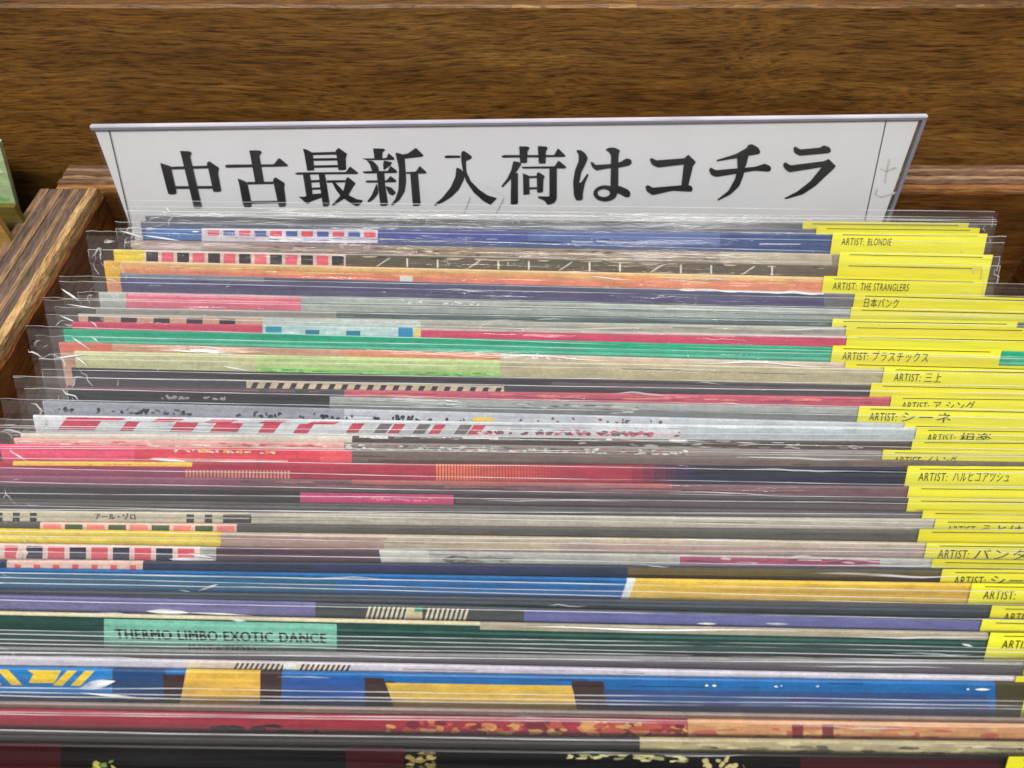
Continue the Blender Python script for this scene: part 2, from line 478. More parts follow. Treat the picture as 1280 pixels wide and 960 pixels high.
    def finish(s, sticker=None, text=None, words=()):
        hw, t = s.w / 2, s.t
        # jacket: cardboard folder with softened folded top
        prof = [(-t / 2, 0), (-t / 2, JH - 0.0003), (-t / 2 + 0.00022, JH), (t / 2 - 0.00022, JH), (t / 2, JH - 0.0003), (t / 2, 0)]
        v, f = [], []
        seg = 40; k = len(prof)
        for i in range(seg + 1):
            x = -hw + s.w * i / seg
            for (yy, zz) in prof: v.append((x, yy + s.warp(x), zz))
        for i in range(seg):
            for j in range(k):
                p_, q_ = i * k + j, i * k + (j + 1) % k
                f.append((p_, p_ + k, q_ + k, q_))
        f.append(tuple(range(k))); f.append(tuple(range(seg * k, seg * k + k))[::-1])
        c = lin(s.base)
        s.jacket = link('jacket', v, f, [M['print']], s.root, cols=[c] * len(f))
        if s.pb.f and len(s.pid) <= 0:                       # a few large printed fields: each its own piece
            for a, b in zip(s.pid, s.pid[1:] + [len(s.pb.f)]):
                vs = s.pb.v[a * 4:b * 4]
                if vs: link('printed_field', vs, [tuple(i - a * 4 for i in q) for q in s.pb.f[a:b]], [M['print']], s.jacket, cols=s.pb.c[a:b])
        elif s.pb.f: link('cover_print', s.pb.v, s.pb.f, [M['print']], s.jacket, cols=s.pb.c)['kind'] = 'stuff'
        for (body, px, dy, size, col, wfit, bold) in words:
            u, z = s.uv(px, dy); u1, _ = s.uv(px + wfit, dy)
            lettering(body, s.jacket, (u, -t / 2 - 0.00016 + s.warp(u), z), size, u1 - u, ink(col), bold)
        s.sleeve()
        if sticker is not None: s.sticker(sticker, text)

    def sleeve(s):
        hw, t = s.w / 2, s.t
        xl, xr = -hw - s.ext + s.sx, hw + 0.0035 + s.r.uniform(-0.002, 0.002) + s.sx
        xs = [xl + (hw + xl + 0.012 + xl * 0) * 0 + i * 0.0008 for i in range(int((-hw + 0.010 - xl) / 0.0008) + 1)]
        nmid = 46; a, b = xs[-1], hw - 0.006
        xs += [a + (b - a) * i / nmid for i in range(1, nmid + 1)]
        n2 = max(3, int((xr - b) / 0.001)); xs += [b + (xr - b) * i / n2 for i in range(1, n2 + 1)]
        wr = s.r.uniform(0.1, 0.6); tilt = s.r.uniform(-0.0009, 0.0009); sd = s.seed * 7.31
        rows = [0.0, 0.15, 0.26, 0.29, 0.300] + [JH - 0.012 + 0.0006 * i for i in range(21)]
        v, f, fm = [], [], []
        edges = []
        for side_, yy in ((-1, -t / 2 - 0.00035), (1, t / 2 + 0.00035)):
            ov = s.ov + (0 if side_ < 0 else s.r.uniform(-0.0025, 0.0035))
            zr = rows + [JH + ov * q for q in (0.1, 0.2, 0.3, 0.4, 0.5, 0.6, 0.7, 0.8, 0.9, 1.0)]
            base = len(v); nx = len(xs)
            for zi, z in enumerate(zr):
                up = max(0.0, z - JH)
                for x in xs:
                    out = max(0.0, (-hw + 0.004 - x), (x - hw + 0.003))            # beyond the cover's side
                    cr = min(1.0, out / 0.006)
                    zz = z
                    if up > 0: zz += (tilt * x / hw + 0.00022 * noise.noise(Vector((x * 16, sd, side_)))) * (up / ov)
                    am = 0.00006 + up * 0.05
                    dy = am * noise.noise(Vector((x * 26, z * 90, sd + side_))) + 0.4 * am * noise.noise(Vector((x * 75, z * 160, sd + side_ * 3)))
                    if z > 0.295:
                        gate = max(0.0, noise.noise(Vector((x * 13, sd, 5 + side_))) - 0.08) * 2.2
                        dy += gate * (0.0007 if side_ < 0 else 0.0004) * noise.noise(Vector((x * 34 + 8 * z, z * 330, sd + side_ * 4))) * min(1, (z - 0.295) / 0.006)
                    if z > 0.25:
                        dy += cr * wr * 0.0016 * noise.noise(Vector((x * 190, z * 130, sd + side_ * 2))) + cr * wr * 0.0007 * noise.noise(Vector((x * 420, z * 330, sd)))
                        zz += cr * wr * (up / ov if up else 0) * 0.0009 * noise.noise(Vector((x * 240, 3, sd + side_)))
                    pull = (1 - 0.75 * min(1, up / 0.004)) * (1 - 0.85 * cr)         # sheets close on each other outside the cover
                    v.append((x, yy * pull + s.warp(x) + dy, zz))
            for zi in range(len(zr) - 1):
                for xi in range(nx - 1):
                    p_ = base + zi * nx + xi; f.append((p_, p_ + 1, p_ + nx + 1, p_ + nx)); fm.append(0)
            if side_ < 0 or s.r.random() < 0.5: edges.append([v[base + (len(zr) - 1) * nx + i] for i in range(nx)])
            if side_ < 0 and s.r.random() < 0.4: edges.append([v[base + zi * nx] for zi in range(24, len(zr))])
            if side_ < 0 and s.r.random() < 0.5: edges.append([v[base + zi * nx + nx - 1] for zi in range(24, len(zr))])
        # creases in the loose corners
        ncre = len(edges)
        for q in range(4):
            cx = s.r.uniform(xl + 0.0005, -hw + 0.012) if q < 3 else s.r.uniform(hw - 0.004, xr - 0.0005)
            cz = JH + s.r.uniform(-0.008, s.ov * 0.95)
            pl = []; ang = s.r.uniform(0, 6.28)
            for _ in range(s.r.randint(3, 6)):
                pl.append((min(xr, max(xl, cx)), -t / 2 - s.r.uniform(0.0002, 0.0012), min(cz, JH + s.ov)))
                ang += s.r.uniform(-0.9, 0.9); L = s.r.uniform(0.0008, 0.0026); cx += math.cos(ang) * L; cz += math.sin(ang) * L
            edges.append(pl)
        for q in range(s.r.randint(0, 2)):                       # long soft wrinkles that catch the lamps
            cx = s.r.uniform(-hw + 0.004, hw - 0.07); L = s.r.uniform(0.008, 0.045); cz = JH + s.r.uniform(-0.0025, s.ov * 0.8); a1 = s.r.uniform(-0.0004, 0.0004)
            edges.append([(cx + L * i / 16, -t / 2 - 0.00045 + s.warp(cx), cz + a1 * math.sin(i * 0.4) + 0.0003 * noise.noise(Vector((cx * 90 + i * 0.35, sd, 2)))) for i in range(17)])
        nglint = len(edges)
        edges += [g_[0] for g_ in s.gl]  # whitish strips added as highlights on the sleeve
        for ei, pl in enumerate(edges):
            if ei >= nglint: wdt_g = s.gl[ei - nglint][1]
            wdt = s.r.uniform(0.00014, 0.00042) if ei < nglint else wdt_g
            n0 = len(v)
            for i, p_ in enumerate(pl):
                rr = 0.00013 if ei < ncre else wdt * math.sin(math.pi * (i + 0.02) / (len(pl) - 0.96)) + 0.00001
                q_ = pl[min(i + 1, len(pl) - 1)]; o_ = pl[max(i - 1, 0)]
                dx, dz_ = q_[0] - o_[0], q_[2] - o_[2]; L = math.hypot(dx, dz_) or 1
                nx_, nz_ = -dz_ / L, dx / L
                v += [(p_[0] + nx_ * rr, p_[1], p_[2] + nz_ * rr), (p_[0], p_[1] - rr, p_[2]), (p_[0] - nx_ * rr, p_[1], p_[2] - nz_ * rr), (p_[0], p_[1] + rr, p_[2])]
            for i in range(len(pl) - 1):
                for j in range(4):
                    a_ = n0 + i * 4 + j; b_ = n0 + i * 4 + (j + 1) % 4
                    f.append((a_, b_, b_ + 4, a_ + 4)); fm.append(1 if ei < nglint else 2)
        link('sleeve', v, f, [M['film'], M['rim'], M['fold']], s.root, smooth=True, fmat=fm)

    def sticker(s, px, text):
        t = s.t; u, _ = s.uv(px, 0); W = min(s.lw, s.w / 2 - u - 0.0005); Hh = 0.021
        top = JH + s.r.uniform(0.0006, 0.0013)
        y0 = -t / 2 - 0.00062
        v, f = [], []
        n = 14
        for i in range(n + 1):
            x = u + W * i / n; zt = top + (0.00005 * math.sin(i * 2 + s.seed))
            for z, dd in ((top - Hh, 0), (top - 0.004, 0), (zt, 0.00006)): v.append((x, y0 + s.warp(x) - dd + 0.00006 * noise.noise(Vector((x * 90, z * 50, s.seed))), z))
        for i in range(n):
            for j in range(2):
                a = i * 3 + j; f.append((a, a + 3, a + 4, a + 1))
        lab = link('price_label', v, f, [M['yellow']], s.root, smooth=True)
        mb = MB(); ry = y0 - 0.00022
        x0, x1 = u + 0.0034, u + W - 0.0035; zr = top - 0.0009
        for i in range(8):
            a, b = x0 + (x1 - x0) * i / 8, x0 + (x1 - x0) * (i + 1) / 8
            mb.quad((a, ry + s.warp(a), zr - 0.00012), (b, ry + s.warp(b), zr - 0.00012), (b, ry + s.warp(b), zr + 0.00012), (a, ry + s.warp(a), zr + 0.00012))
        link('rule_line', mb.v, mb.f, [M['ink']], lab)
        if text:
            pre, rest, wr = text
            if pre: lettering('ARTIST:', lab, (u + 0.0035, y0 - 0.00024 + s.warp(u), top - 0.0046), 0.0027, 0.0082, M['ink'])
            if rest: lettering(rest, lab, (u + 0.0035 + pre, y0 - 0.00024 + s.warp(u + 0.02), top - 0.0046), 0.0027, wr, M['ink'])


_ink = {}


def ink(c):
    if c not in _ink: _ink[c] = plain('printed_ink', c, 0.5, 0.15, 900)
    return _ink[c]


def lettering(body, parent, loc, height, width, mat, bold=False):
    """flat letters standing on a cover or label; height is the capital height"""
    cu = bpy.data.curves.new('lettering', 'FONT'); cu.body = body; cu.size = 1.0; cu.resolution_u = 3
    cu.space_character = 1.12
    tmp = bpy.data.objects.new('lettering', cu); COL.objects.link(tmp)
    dg = bpy.context.evaluated_depsgraph_get(); dg.update()
    me = bpy.data.meshes.new_from_object(tmp.evaluated_get(dg))
    COL.objects.unlink(tmp); bpy.data.objects.remove(tmp); bpy.data.curves.remove(cu)
    xs = [v.co.x for v in me.vertices]; ys = [v.co.y for v in me.vertices]
    sx = width / (max(xs) - min(xs)); sy = height / 0.73; mx = min(xs)
    for v_ in me.vertices: v_.co = ((v_.co.x - mx) * sx, 0, v_.co.y * sy)
    if bold:                                      # a heavier stroke: the outline printed twice, a hair apart
        n = len(me.vertices); V = [tuple(v_.co) for v_ in me.vertices]; F = [tuple(p_.vertices) for p_ in me.polygons]
        w = height * 0.045
        me2 = bpy.data.meshes.new('lettering')
        me2.from_pydata([(x - w, y, z) for x, y, z in V] + [(x + w, y - 0.00001, z + w * 0.4) for x, y, z in V], [], F + [tuple(i + n for i in f_) for f_ in F])
        bpy.data.meshes.remove(me); me = me2
    me.materials.clear(); me.materials.append(mat); me.name = 'lettering'
    o = bpy.data.objects.new('lettering', me); COL.objects.link(o); o.parent = parent; o.location = loc
    return o


def mk(*a, **k):
    mk.n += 1; return Rec(*a, seed=mk.n, **k)


mk.n = 0
BLK, WHT = (30, 30, 32), (226, 226, 226)

# --- from the rear of the bin to the front; y of the cover's top edge at photo columns 200 and 1000
r = mk(270, 279, (92, 92, 96), 'grey record rearmost in the row, right in front of the white sign', xl=182, w=0.308, ov=0.0031)
r.finish(1003)
r = mk(277, 286, (96, 100, 116), 'slate grey record second from the white sign', xl=176, w=0.308, ov=0.0039)
r.finish(1020)
r = mk(285, 293, (56, 78, 130), 'blue record with a pink and blue chequered strip, third from the white sign', xl=178, w=0.308, ov=0.0047)
r.quadpx(182, 252, 0, 14, (60, 110, 176)); r.quadpx(252, 472, 0, 16, (214, 206, 214)); r.checks(257, 472, 2, 9, 11, [(224, 76, 100), (66, 96, 160)], 2.5)
r.quadpx(472, 660, 0, 14, (70, 80, 150)); r.quadpx(660, 900, 0, 16, (84, 104, 160)); r.speckle(300, 1000, 8, 14, 30, [(180, 190, 215), (50, 60, 100)], 10, 50, 1, 2, 1)
r.fold(182, 196, 1, 5); r.fold(240, 250, 4, 3)
r.finish(1040, (0.0095, 'BLONDIE', 0.0085))
r = mk(301, 317, (150, 132, 112), 'tan record with small brown print, fourth from the white sign', xl=164, w=0.308, ov=0.0047)
r.quadpx(180, 480, 0, 12, (150, 128, 122)); r.speckle(300, 900, 1, 12, 60, [(98, 78, 62), (186, 160, 128), (120, 92, 70), (200, 176, 150)], 6, 24, 1.5, 4, 3); r.quadpx(900, 1040, 0, 14, (186, 174, 150))
r.fold(178, 226, -4, 3, 6); r.fold(150, 182, -8, 3, 9)
r.finish(1049)
r = mk(313, 331, (96, 88, 72), 'record with yellow corner and black and pink checks along its top', xl=142, w=0.307, ov=0.0055, ext=0.009)
r.quadpx(142, 181, 0, 17, (226, 200, 44)); r.quadpx(181, 432, 0, 17, (214, 196, 184)); r.checks(181, 432, 2, 14, 13, [(46, 42, 44), (226, 92, 110)], 2.2)
for q in range(14): r.quadpx(470 + q * 38, 472 + q * 38, 3, 14, (226, 220, 206), 0 if q % 3 else 16)
r.speckle(440, 1030, 0, 4, 26, [(196, 178, 150), (60, 50, 44)], 8, 40, 2, 3, 2)
r.finish(1047)
r = mk(328, 346, (216, 142, 96), 'orange record with a golden left corner', xl=130, w=0.307, ov=0.0047)
r.quadpx(130, 1040, 0, 6, (216, 176, 112)); r.quadpx(130, 152, 0, 24, (212, 164, 36)); r.quadpx(200, 700, 11, 18, (222, 128, 104)); r.quadpx(700, 1040, 6, 18, (226, 138, 104))
r.speckle(200, 1000, 3, 12, 40, [(226, 190, 120), (230, 150, 100), (204, 150, 80)], 20, 90, 1, 3, 3); r.quadpx(500, 516, 10, 18, (220, 226, 220))
r.finish(1029, (0.0095, 'THE STRANGLERS', 0.0165))
r = mk(343, 366, (84, 86, 112), 'slate purple record in front of the orange one', xl=150, ov=0.0047)
r.quadpx(150, 330, 0, 6, (120, 126, 140)); r.quadpx(150, 1068, 9, 14, (84, 72, 118)); r.quadpx(160, 240, 8, 13, (80, 86, 130)); r.quadpx(850, 1030, -1, 1.5, (208, 220, 226)); r.quadpx(1030, 1068, 0, 18, (112, 110, 118))
r.fold(850, 930, 0, 3, 0, 1.2); r.fold(960, 1030, 0, 5, 0, 1)
r.finish(1068, (0.0, '日本パンク', 0.0115))
r = mk(367, 385, (172, 180, 172), 'pale grey green record with a long pink strip at the left', xl=124, ov=0.0055, ext=0.013)
r.quadpx(158, 376, 0, 20, (226, 104, 130)); r.quadpx(160, 376, 0, 4, (220, 150, 160)); r.quadpx(376, 1062, 6, 9, (120, 130, 130)); r.speckle(500, 600, 1, 6, 20, [(235, 240, 235)], 2, 6, 1, 3, 0)
r.fold(78, 100, 3, 4, 14); r.fold(84, 130, 18, 2, 6)
r.finish(1063)
r = mk(386, 399, (80, 98, 98), 'dark grey green record behind the one with black blocks', xl=120, ov=0.0047)
r.quadpx(120, 420, 0, 12, (150, 146, 142)); r.speckle(420, 1040, 2, 12, 30, [(60, 74, 78), (110, 128, 124)], 20, 90, 1, 3, 1)
r.finish(1040, (0.0095, 'ヒカシュー', 0.0095))
r = mk(394, 408, (176, 178, 166), 'pale beige record with five black blocks at its left', xl=98, ov=0.0051, ext=0.011)
r.quadpx(98, 330, 2, 12, (204, 164, 140))
for q in range(5): r.quadpx(110 + q * 41, 130 + q * 41, 3, 11, (44, 36, 38))
r.quadpx(328, 526, 1, 12, (196, 210, 206)); r.quadpx(526, 1060, 5, 8, (160, 160, 150)); r.quadpx(400, 520, 6, 7, (150, 176, 176))
r.fold(212, 330, 14, 2.2, 6); r.fold(76, 96, 6, 2.5, 8)
r.finish(1057)
r = mk(404, 419, (196, 64, 96), 'crimson record with a turquoise and white block, behind the bright green one', xl=90, ov=0.0047)
r.quadpx(330, 1060, 0, 3, (190, 176, 168)); r.quadpx(328, 526, 0, 12, (180, 206, 206)); r.quadpx(332, 352, 1, 9, (30, 150, 186)); r.quadpx(498, 516, 0, 11, (20, 130, 176)); r.quadpx(518, 526, 0, 11, (224, 200, 130))
r.checks(352, 480, 5, 11, 5, [(190, 214, 214), (30, 120, 150)], 4); r.quadpx(526, 1060, 2.5, 14, (206, 60, 100))
r.finish(1058)
r = mk(414, 433, (6, 160, 122), 'bright teal green record', xl=80, lw=0.0535, ov=0.0039)
r.quadpx(80, 1400, 8, 12, (20, 176, 140)); r.quadpx(80, 1400, 13, 16, (84, 200, 170))
r.finish(1040, (0.0095, 'プラスチックス', 0.0178))
r = mk(431, 452, (198, 150, 128), 'thin salmon record just in front of the teal green one', xl=74, ov=0.0043, ext=0.01)
r.quadpx(74, 140, 0, 12, (206, 108, 92)); r.quadpx(430, 625, 0, 10, (214, 140, 112)); r.quadpx(625, 1056, 0, 9, (206, 186, 166)); r.speckle(630, 720, 1, 6, 22, [(240, 236, 226)], 2, 5, 1.5, 4, 0)
r.fold(215, 300, 6, 6, 2, 0.6); r.fold(590, 770, 2, 2.4, 3, 1.4); r.fold(850, 1050, 3, 2.6, 1, 2.0); r.fold(90, 115, 0, 3, 16)
r.finish(1056, (0.0095, '', 0.01))
r = mk(441, 459, (188, 178, 142), 'pale olive record with a fresh green patch in its middle', xl=93, ov=0.0047, ext=0.012)
r.quadpx(93, 320, 0, 22, (196, 196, 150)); r.quadpx(320, 625, 0, 26, (184, 206, 136)); r.quadpx(320, 625, 16, 26, (134, 206, 104)); r.speckle(320, 620, 16, 24, 50, [(90, 160, 80), (180, 220, 140)], 4, 14, 1, 2, 2)
r.fold(280, 312, 17, 3, 5); r.fold(70, 110, 6, 2.5, -6); r.fold(96, 112, 12, 3, 12)
r.finish(1104, (0.0095, '三上', 0.0052))
r = mk(462, 480, (62, 60, 66), 'dark grey record with a diagonally striped cream strip', xl=90, ov=0.0051)
r.quadpx(308, 630, 11, 24, (214, 200, 170))
for q in range(20): r.quadpx(312 + q * 16, 319 + q * 16, 13, 23, (46, 42, 40), 5)
r.quadpx(690, 1090, 4, 8, (96, 84, 92))
r.finish(1088)
r = mk(484, 495, (192, 74, 100), 'pinkish crimson record with a dark left end', xl=84, ov=0.0047, ext=0.007)
r.quadpx(84, 430, 0, 12, (70, 68, 74)); r.quadpx(84, 400, 1.5, 3.5, (150, 80, 100)); r.speckle(440, 1100, 0, 8, 60, [(214, 110, 130), (170, 56, 80), (226, 140, 120)], 10, 60, 1, 2.5, 2)
r.finish(1113, (0.0095, 'ア シング', 0.0125))
r = mk(491, 508, (160, 164, 162), 'grey record whose left third is near black with ghostly white marks', xl=84, ov=0.0051, ext=0.016)
r.quadpx(84, 412, 0, 22, (50, 50, 54)); r.speckle(200, 282, 2, 8, 22, [(150, 150, 150)], 3, 8, 2, 5, 2); r.quadpx(412, 1075, 8, 18, (122, 128, 128)); r.speckle(640, 800, 3, 14, 22, [(96, 100, 104), (196, 200, 200)], 4, 24, 1, 3, 3)
r.finish(1073, (0.0095, 'シーネ', 0.0150))
r = mk(505, 526, (186, 192, 200), 'pale grey record with scattered black marks along its top', xl=54, ov=0.0047, ext=0.005)
r.quadpx(54, 430, 0, 18, (150, 154, 166)); r.speckle(70, 240, 5, 14, 34, [(40, 40, 46), (90, 92, 100)], 3, 9, 3, 7, 3); r.speckle(290, 590, 5, 14, 46, [(30, 30, 34), (60, 60, 70)], 2, 8, 3, 8, 2); r.speckle(620, 840, 2, 10, 14, [(90, 92, 96), (130, 80, 90)], 2, 6, 2, 6, 2); r.quadpx(592, 617, 6, 16, (226, 190, 60))
r.finish(1130, (0.0, '日本パンク', 0.0120))
r = mk(521, 533, (206, 212, 216), 'white record with slanting dark pink bars and letters', xl=42, ov=0.0043, ext=0.009)
for (a, b) in ((72, 118), (150, 166), (212, 240), (262, 296), (322, 342), (366, 384)): r.quadpx(a, b, 2, 18, (198, 56, 88), 12)
r.checks(118, 420, 2, 6, 9, [(198, 56, 88), (206, 212, 216)], 3, 10); r.checks(430, 600, 4, 16, 10, [(190, 66, 84), (196, 200, 204), (120, 110, 112)], 1, 9, 3)
r.speckle(590, 850, 8, 16, 70, [(206, 90, 110), (120, 104, 104), (226, 200, 204), (160, 60, 80)], 4, 12, 3, 7, 5); r.quadpx(850, 1145, 3, 18, (186, 196, 202)); r.speckle(600, 1140, 1, 4, 10, [(236, 238, 240)], 20, 80, 1, 2, 0)
r.finish(1145, (0.0095, '相楽', 0.0092))
r = mk(543, 551, (76, 64, 60), 'dark brown record with a white worn edge and cream left end', xl=26, ov=0.0047, ext=0.012)
r.quadpx(26, 440, 0, 8, (226, 218, 204)); r.speckle(440, 1060, -1, 3, 36, [(216, 214, 214), (130, 120, 118)], 8, 40, 2, 4, 4, ); r.speckle(700, 1080, 3, 10, 26, [(140, 126, 122), (180, 176, 176)], 6, 22, 1, 4, 6)
r.finish(1139)
r = mk(550, 562, (142, 132, 130), 'mauve grey record with fine whitish speckles', xl=18, ov=0.0047)
r.quadpx(0, 430, 0, 10, (224, 168, 160)); r.speckle(20, 420, 1, 8, 50, [(226, 190, 180), (206, 90, 100), (240, 224, 210)], 6, 22, 1, 4, 2); r.speckle(430, 860, 0, 9, 130, [(206, 200, 196), (100, 92, 92), (226, 222, 218), (150, 100, 100)], 3, 12, 1.5, 5, 5)
r.quadpx(860, 1100, 12, 21, (104, 94, 94))
r.finish(1103, (0.0095, 'イトング', 0.0085))
r = mk(559, 573, (112, 98, 92), 'bright pink and red record with small white lettering, brown at the right', xl=0, ov=0.0047)
r.quadpx(-40, 440, 0, 22, (222, 50, 76)); r.quadpx(-40, 168, 0, 22, (236, 70, 116)); r.quadpx(400, 440, 0, 22, (232, 76, 90)); r.speckle(216, 345, 1, 6, 44, [(240, 220, 210), (230, 190, 60)], 3, 7, 2, 5, 1); r.quadpx(190, 360, 13, 15, (240, 150, 150))
r.quadpx(460, 1130, 10, 14, (96, 70, 64))
r.fold(188, 236, 15, 5, 3); r.fold(232, 362, 15, 2.2, -2)
r.finish(None)
r = mk(578, 584, (176, 28, 60), 'crimson record with fine orange ribs that turns deep navy at the right', xl=-6, ov=0.0047)
r.quadpx(-40, 1180, 0, 24, (176, 30, 66)); r.quadpx(16, 240, 0, 5, (236, 196, 66)); r.quadpx(-40, 230, 7, 22, (150, 50, 96)); r.speckle(110, 165, 0, 4, 16, [(210, 130, 60)], 3, 7, 1, 3, 2)
for q in range(30): r.quadpx(232 + q * 4.4, 234.4 + q * 4.4, 9, 22, (206, 150, 130))
for q in range(84):
    a = 545 + q * 3.8; kk = min(1, q / 52.0)
    r.quadpx(a, a + 2.3, 0, 22, (int(240 - 70 * kk), int(130 - 96 * kk), int(70 - 10 * kk)))
for q in range(6): r.quadpx(790 + q * 14, 806 + q * 14, 0, 24, (150 - 26 * q, 24, 60 + q * 2))
r.quadpx(868, 1133, 0, 24, (14, 20, 56)); r.quadpx(868, 1133, 2, 8, (12, 14, 30)); r.quadpx(1131, 1400, 0, 24, (20, 20, 44))
r.finish(1133, (0.0098, 'ハルヒコアツシュ', 0.0160))
r = mk(597, 607, (120, 88, 96), 'mauve record behind the dark one with the magenta strip', xl=-10, ov=0.0051)
r.quadpx(-40, 300, 0, 12, (140, 84, 108)); r.quadpx(440, 840, 0, 5, (170, 96, 96)); r.speckle(300, 1130, 1, 10, 26, [(96, 76, 90), (150, 110, 116)], 30, 110, 1, 2, 1)
r.finish(1135)
r = mk(609, 621, (66, 60, 66), 'charcoal record with a magenta strip left of its middle', xl=-14, ov=0.0047)
r.quadpx(375, 567, 4, 18, (196, 66, 116)); r.speckle(440, 545, 7, 13, 26, [(226, 120, 160)], 3, 8, 1, 4, 2); r.quadpx(570, 1135, 8, 14, (96, 80, 84))
r.finish(1134)
r = mk(626, 638, (78, 76, 80), 'plain charcoal record behind the beige one with black bars', xl=-18, ov=0.0047)
r.quadpx(-60, 1150, 4, 7, (110, 108, 108)); r.finish(1152)
r = mk(640, 647, (188, 182, 166), 'beige grey record with groups of black bars at its left end', xl=-20, ov=0.0051)
r.quadpx(-60, 312, 0, 14, (206, 196, 168)); r.checks(-6, 58, 1, 13, 6, [(40, 40, 44), (206, 196, 168)], 1); r.checks(232, 312, 1, 13, 7, [(40, 40, 46), (206, 196, 168)], 1); r.quadpx(286, 314, 1, 13, (56, 54, 58)); r.quadpx(-40, 312, 6, 8, (180, 176, 160))
r.finish(1168, (0.0095, 'うとはば', 0.0150), [('アール・ゾロ', 120, 9, 0.0016, (50, 46, 42), 50, True)])
r = mk(654, 662, (84, 82, 78), 'dark olive record with salmon and green checks at its left', xl=-24, ov=0.0047)
r.quadpx(50, 296, 0, 12, (232, 196, 176)); r.checks(52, 296, 2, 10, 9, [(240, 130, 124), (70, 96, 66)], 2.5); r.finish(1148)
r = mk(664, 676, (186, 172, 150), 'tan record with a bright yellow left end', xl=-28, ov=0.0051)
r.quadpx(-60, 276, 0, 22, (222, 196, 56)); r.quadpx(-60, 276, 9, 13, (230, 210, 90)); r.quadpx(276, 480, 4, 22, (170, 140, 132)); r.quadpx(700, 1157, 8, 20, (176, 152, 144)); r.finish(1157, (0.0095, 'パンタ', 0.0140))
r = mk(683, 696, (176, 176, 170), 'grey record with pink panels and navy boxes at left and plum at right', xl=-30, ov=0.0043)
r.quadpx(-60, 250, 0, 20, (236, 206, 198)); r.checks(-52, 246, 1, 18, 11, [(222, 74, 92), (36, 40, 70)], 3.2)
r.quadpx(270, 478, 0, 20, (84, 58, 72)); r.quadpx(478, 540, 0, 20, (196, 196, 186), -4); r.speckle(540, 640, 4, 16, 12, [(104, 100, 100), (140, 134, 130)], 10, 34, 3, 9, 10); r.quadpx(850, 1100, 1, 12, (164, 76, 112)); r.speckle(850, 1110, 1, 11, 16, [(190, 90, 120), (120, 60, 90), (206, 180, 180)], 14, 50, 2, 4, 6)
r.fold(212, 272, 14, 6, 0); r.fold(236, 268, 9, 4, 5)
r.finish(1164)
r = mk(702, 709, (30, 44, 70), 'navy record with a pale dotted strip at left and olive right end', xl=-34, ov=0.0047)
r.quadpx(8, 178, 0, 12, (226, 190, 176)); r.checks(16, 172, 5, 11, 13, [(230, 80, 90), (226, 200, 190)], 2); r.quadpx(395, 700, 3, 8, (40, 40, 92)); r.quadpx(785, 1400, 2, 18, (96, 82, 30)); r.quadpx(785, 1400, 11, 18, (56, 36, 26)); r.finish(1176, (0.0095, 'シーナ', 0.0135))
r = mk(714, 726, (8, 96, 160), 'bright blue record that turns golden yellow on its right side', xl=-40, ov=0.0051)
r.quadpx(-80, 786, 0, 30, (10, 98, 164)); r.quadpx(-80, 420, 4, 22, (34, 100, 138)); r.quadpx(774, 794, 0, 30, (216, 220, 226), 10); r.quadpx(784, 1500, 0, 30, (222, 184, 60), 10); r.quadpx(900, 1212, 11, 15, (206, 162, 52)); r.fold(248, 274, 18, 3, -9); r.fold(225, 250, 24, 2.2, 5)
r.finish(1213, (0.0105, 'T', 0.0022))
r = mk(740, 753, (48, 56, 66), 'blackish blue record in front of the blue and yellow one', xl=-44, ov=0.0047)
r.quadpx(-60, 1240, 5, 8, (74, 84, 96)); r.fold(953, 985, 14, 3.4)
r.finish(1238, (0.0095, '', 0.01))
r = mk(749, 768, (70, 74, 78), 'lilac ended charcoal record with black and cream hatching at its middle', xl=-46, ov=0.0043)
r.quadpx(-80, 394, 0, 22, (112, 108, 156)); r.quadpx(655, 1226, 2, 20, (98, 100, 160)); r.quadpx(508, 528, 3, 18, (206, 190, 150)); r.quadpx(518, 528, 2, 8, (30, 150, 120))
for q in range(9): r.quadpx(456 + q * 6, 459 + q * 6, 3, 20, (214, 206, 180), 5); r.quadpx(530 + q * 6, 533 + q * 6, 3, 20, (214, 206, 180), 5)
r.fold(184, 240, 14, 8, 1); r.fold(230, 318, 15, 3, 2); r.fold(955, 985, 10, 3); r.fold(870, 895, 12, 3)
r.finish(1226)
r = mk(769, 786, (40, 74, 68), 'dark green record with a mint label reading THERMO LIMBO EXOTIC DANCE', xl=-52, ov=0.0039)
r.quadpx(-80, 600, 0, 4, (206, 196, 160)); r.quadpx(600, 1236, 0, 9, (164, 156, 136)); r.quadpx(130, 421, 6, 44, (120, 190, 168)); r.quadpx(-80, 130, 24, 28, (60, 96, 96))
r.quadpx(421, 1236, 12, 15, (64, 104, 98)); r.fold(290, 310, 2, 4, 1); r.fold(640, 1000, 2, 2.4, -2, 1.2); r.fold(1200, 1215, 14, 3, 3)
r.finish(1236, (0.0095, '', 0.01), [('THERMO LIMBO·EXOTIC DANCE', 146, 30, 0.0030, (14, 26, 28), 262, True), ('IMITATION', 238, 47, 0.0030, (20, 34, 34), 82, True)])
r = mk(812, 824, (92, 90, 94), 'dark grey record in front of the green one with the mint label', xl=-60, ov=0.0047)
r.quadpx(-90, 1300, 0, 2.5, (150, 150, 148)); r.quadpx(500, 1300, 8, 14, (74, 66, 78)); r.finish(1280)
r = mk(824, 840, (206, 200, 210), 'lavender white record with black hatching left of its middle', xl=-62, ov=0.0043)
r.quadpx(232, 430, 1, 14, (224, 208, 184))
for q in range(10): r.quadpx(290 + q * 6.4, 293 + q * 6.4, 1, 14, (48, 46, 46), 6); r.quadpx(372 + q * 6.4, 375 + q * 6.4, 1, 14, (48, 46, 46), 6)
r.quadpx(354, 370, 2, 9, (236, 236, 226)); r.finish(1268)
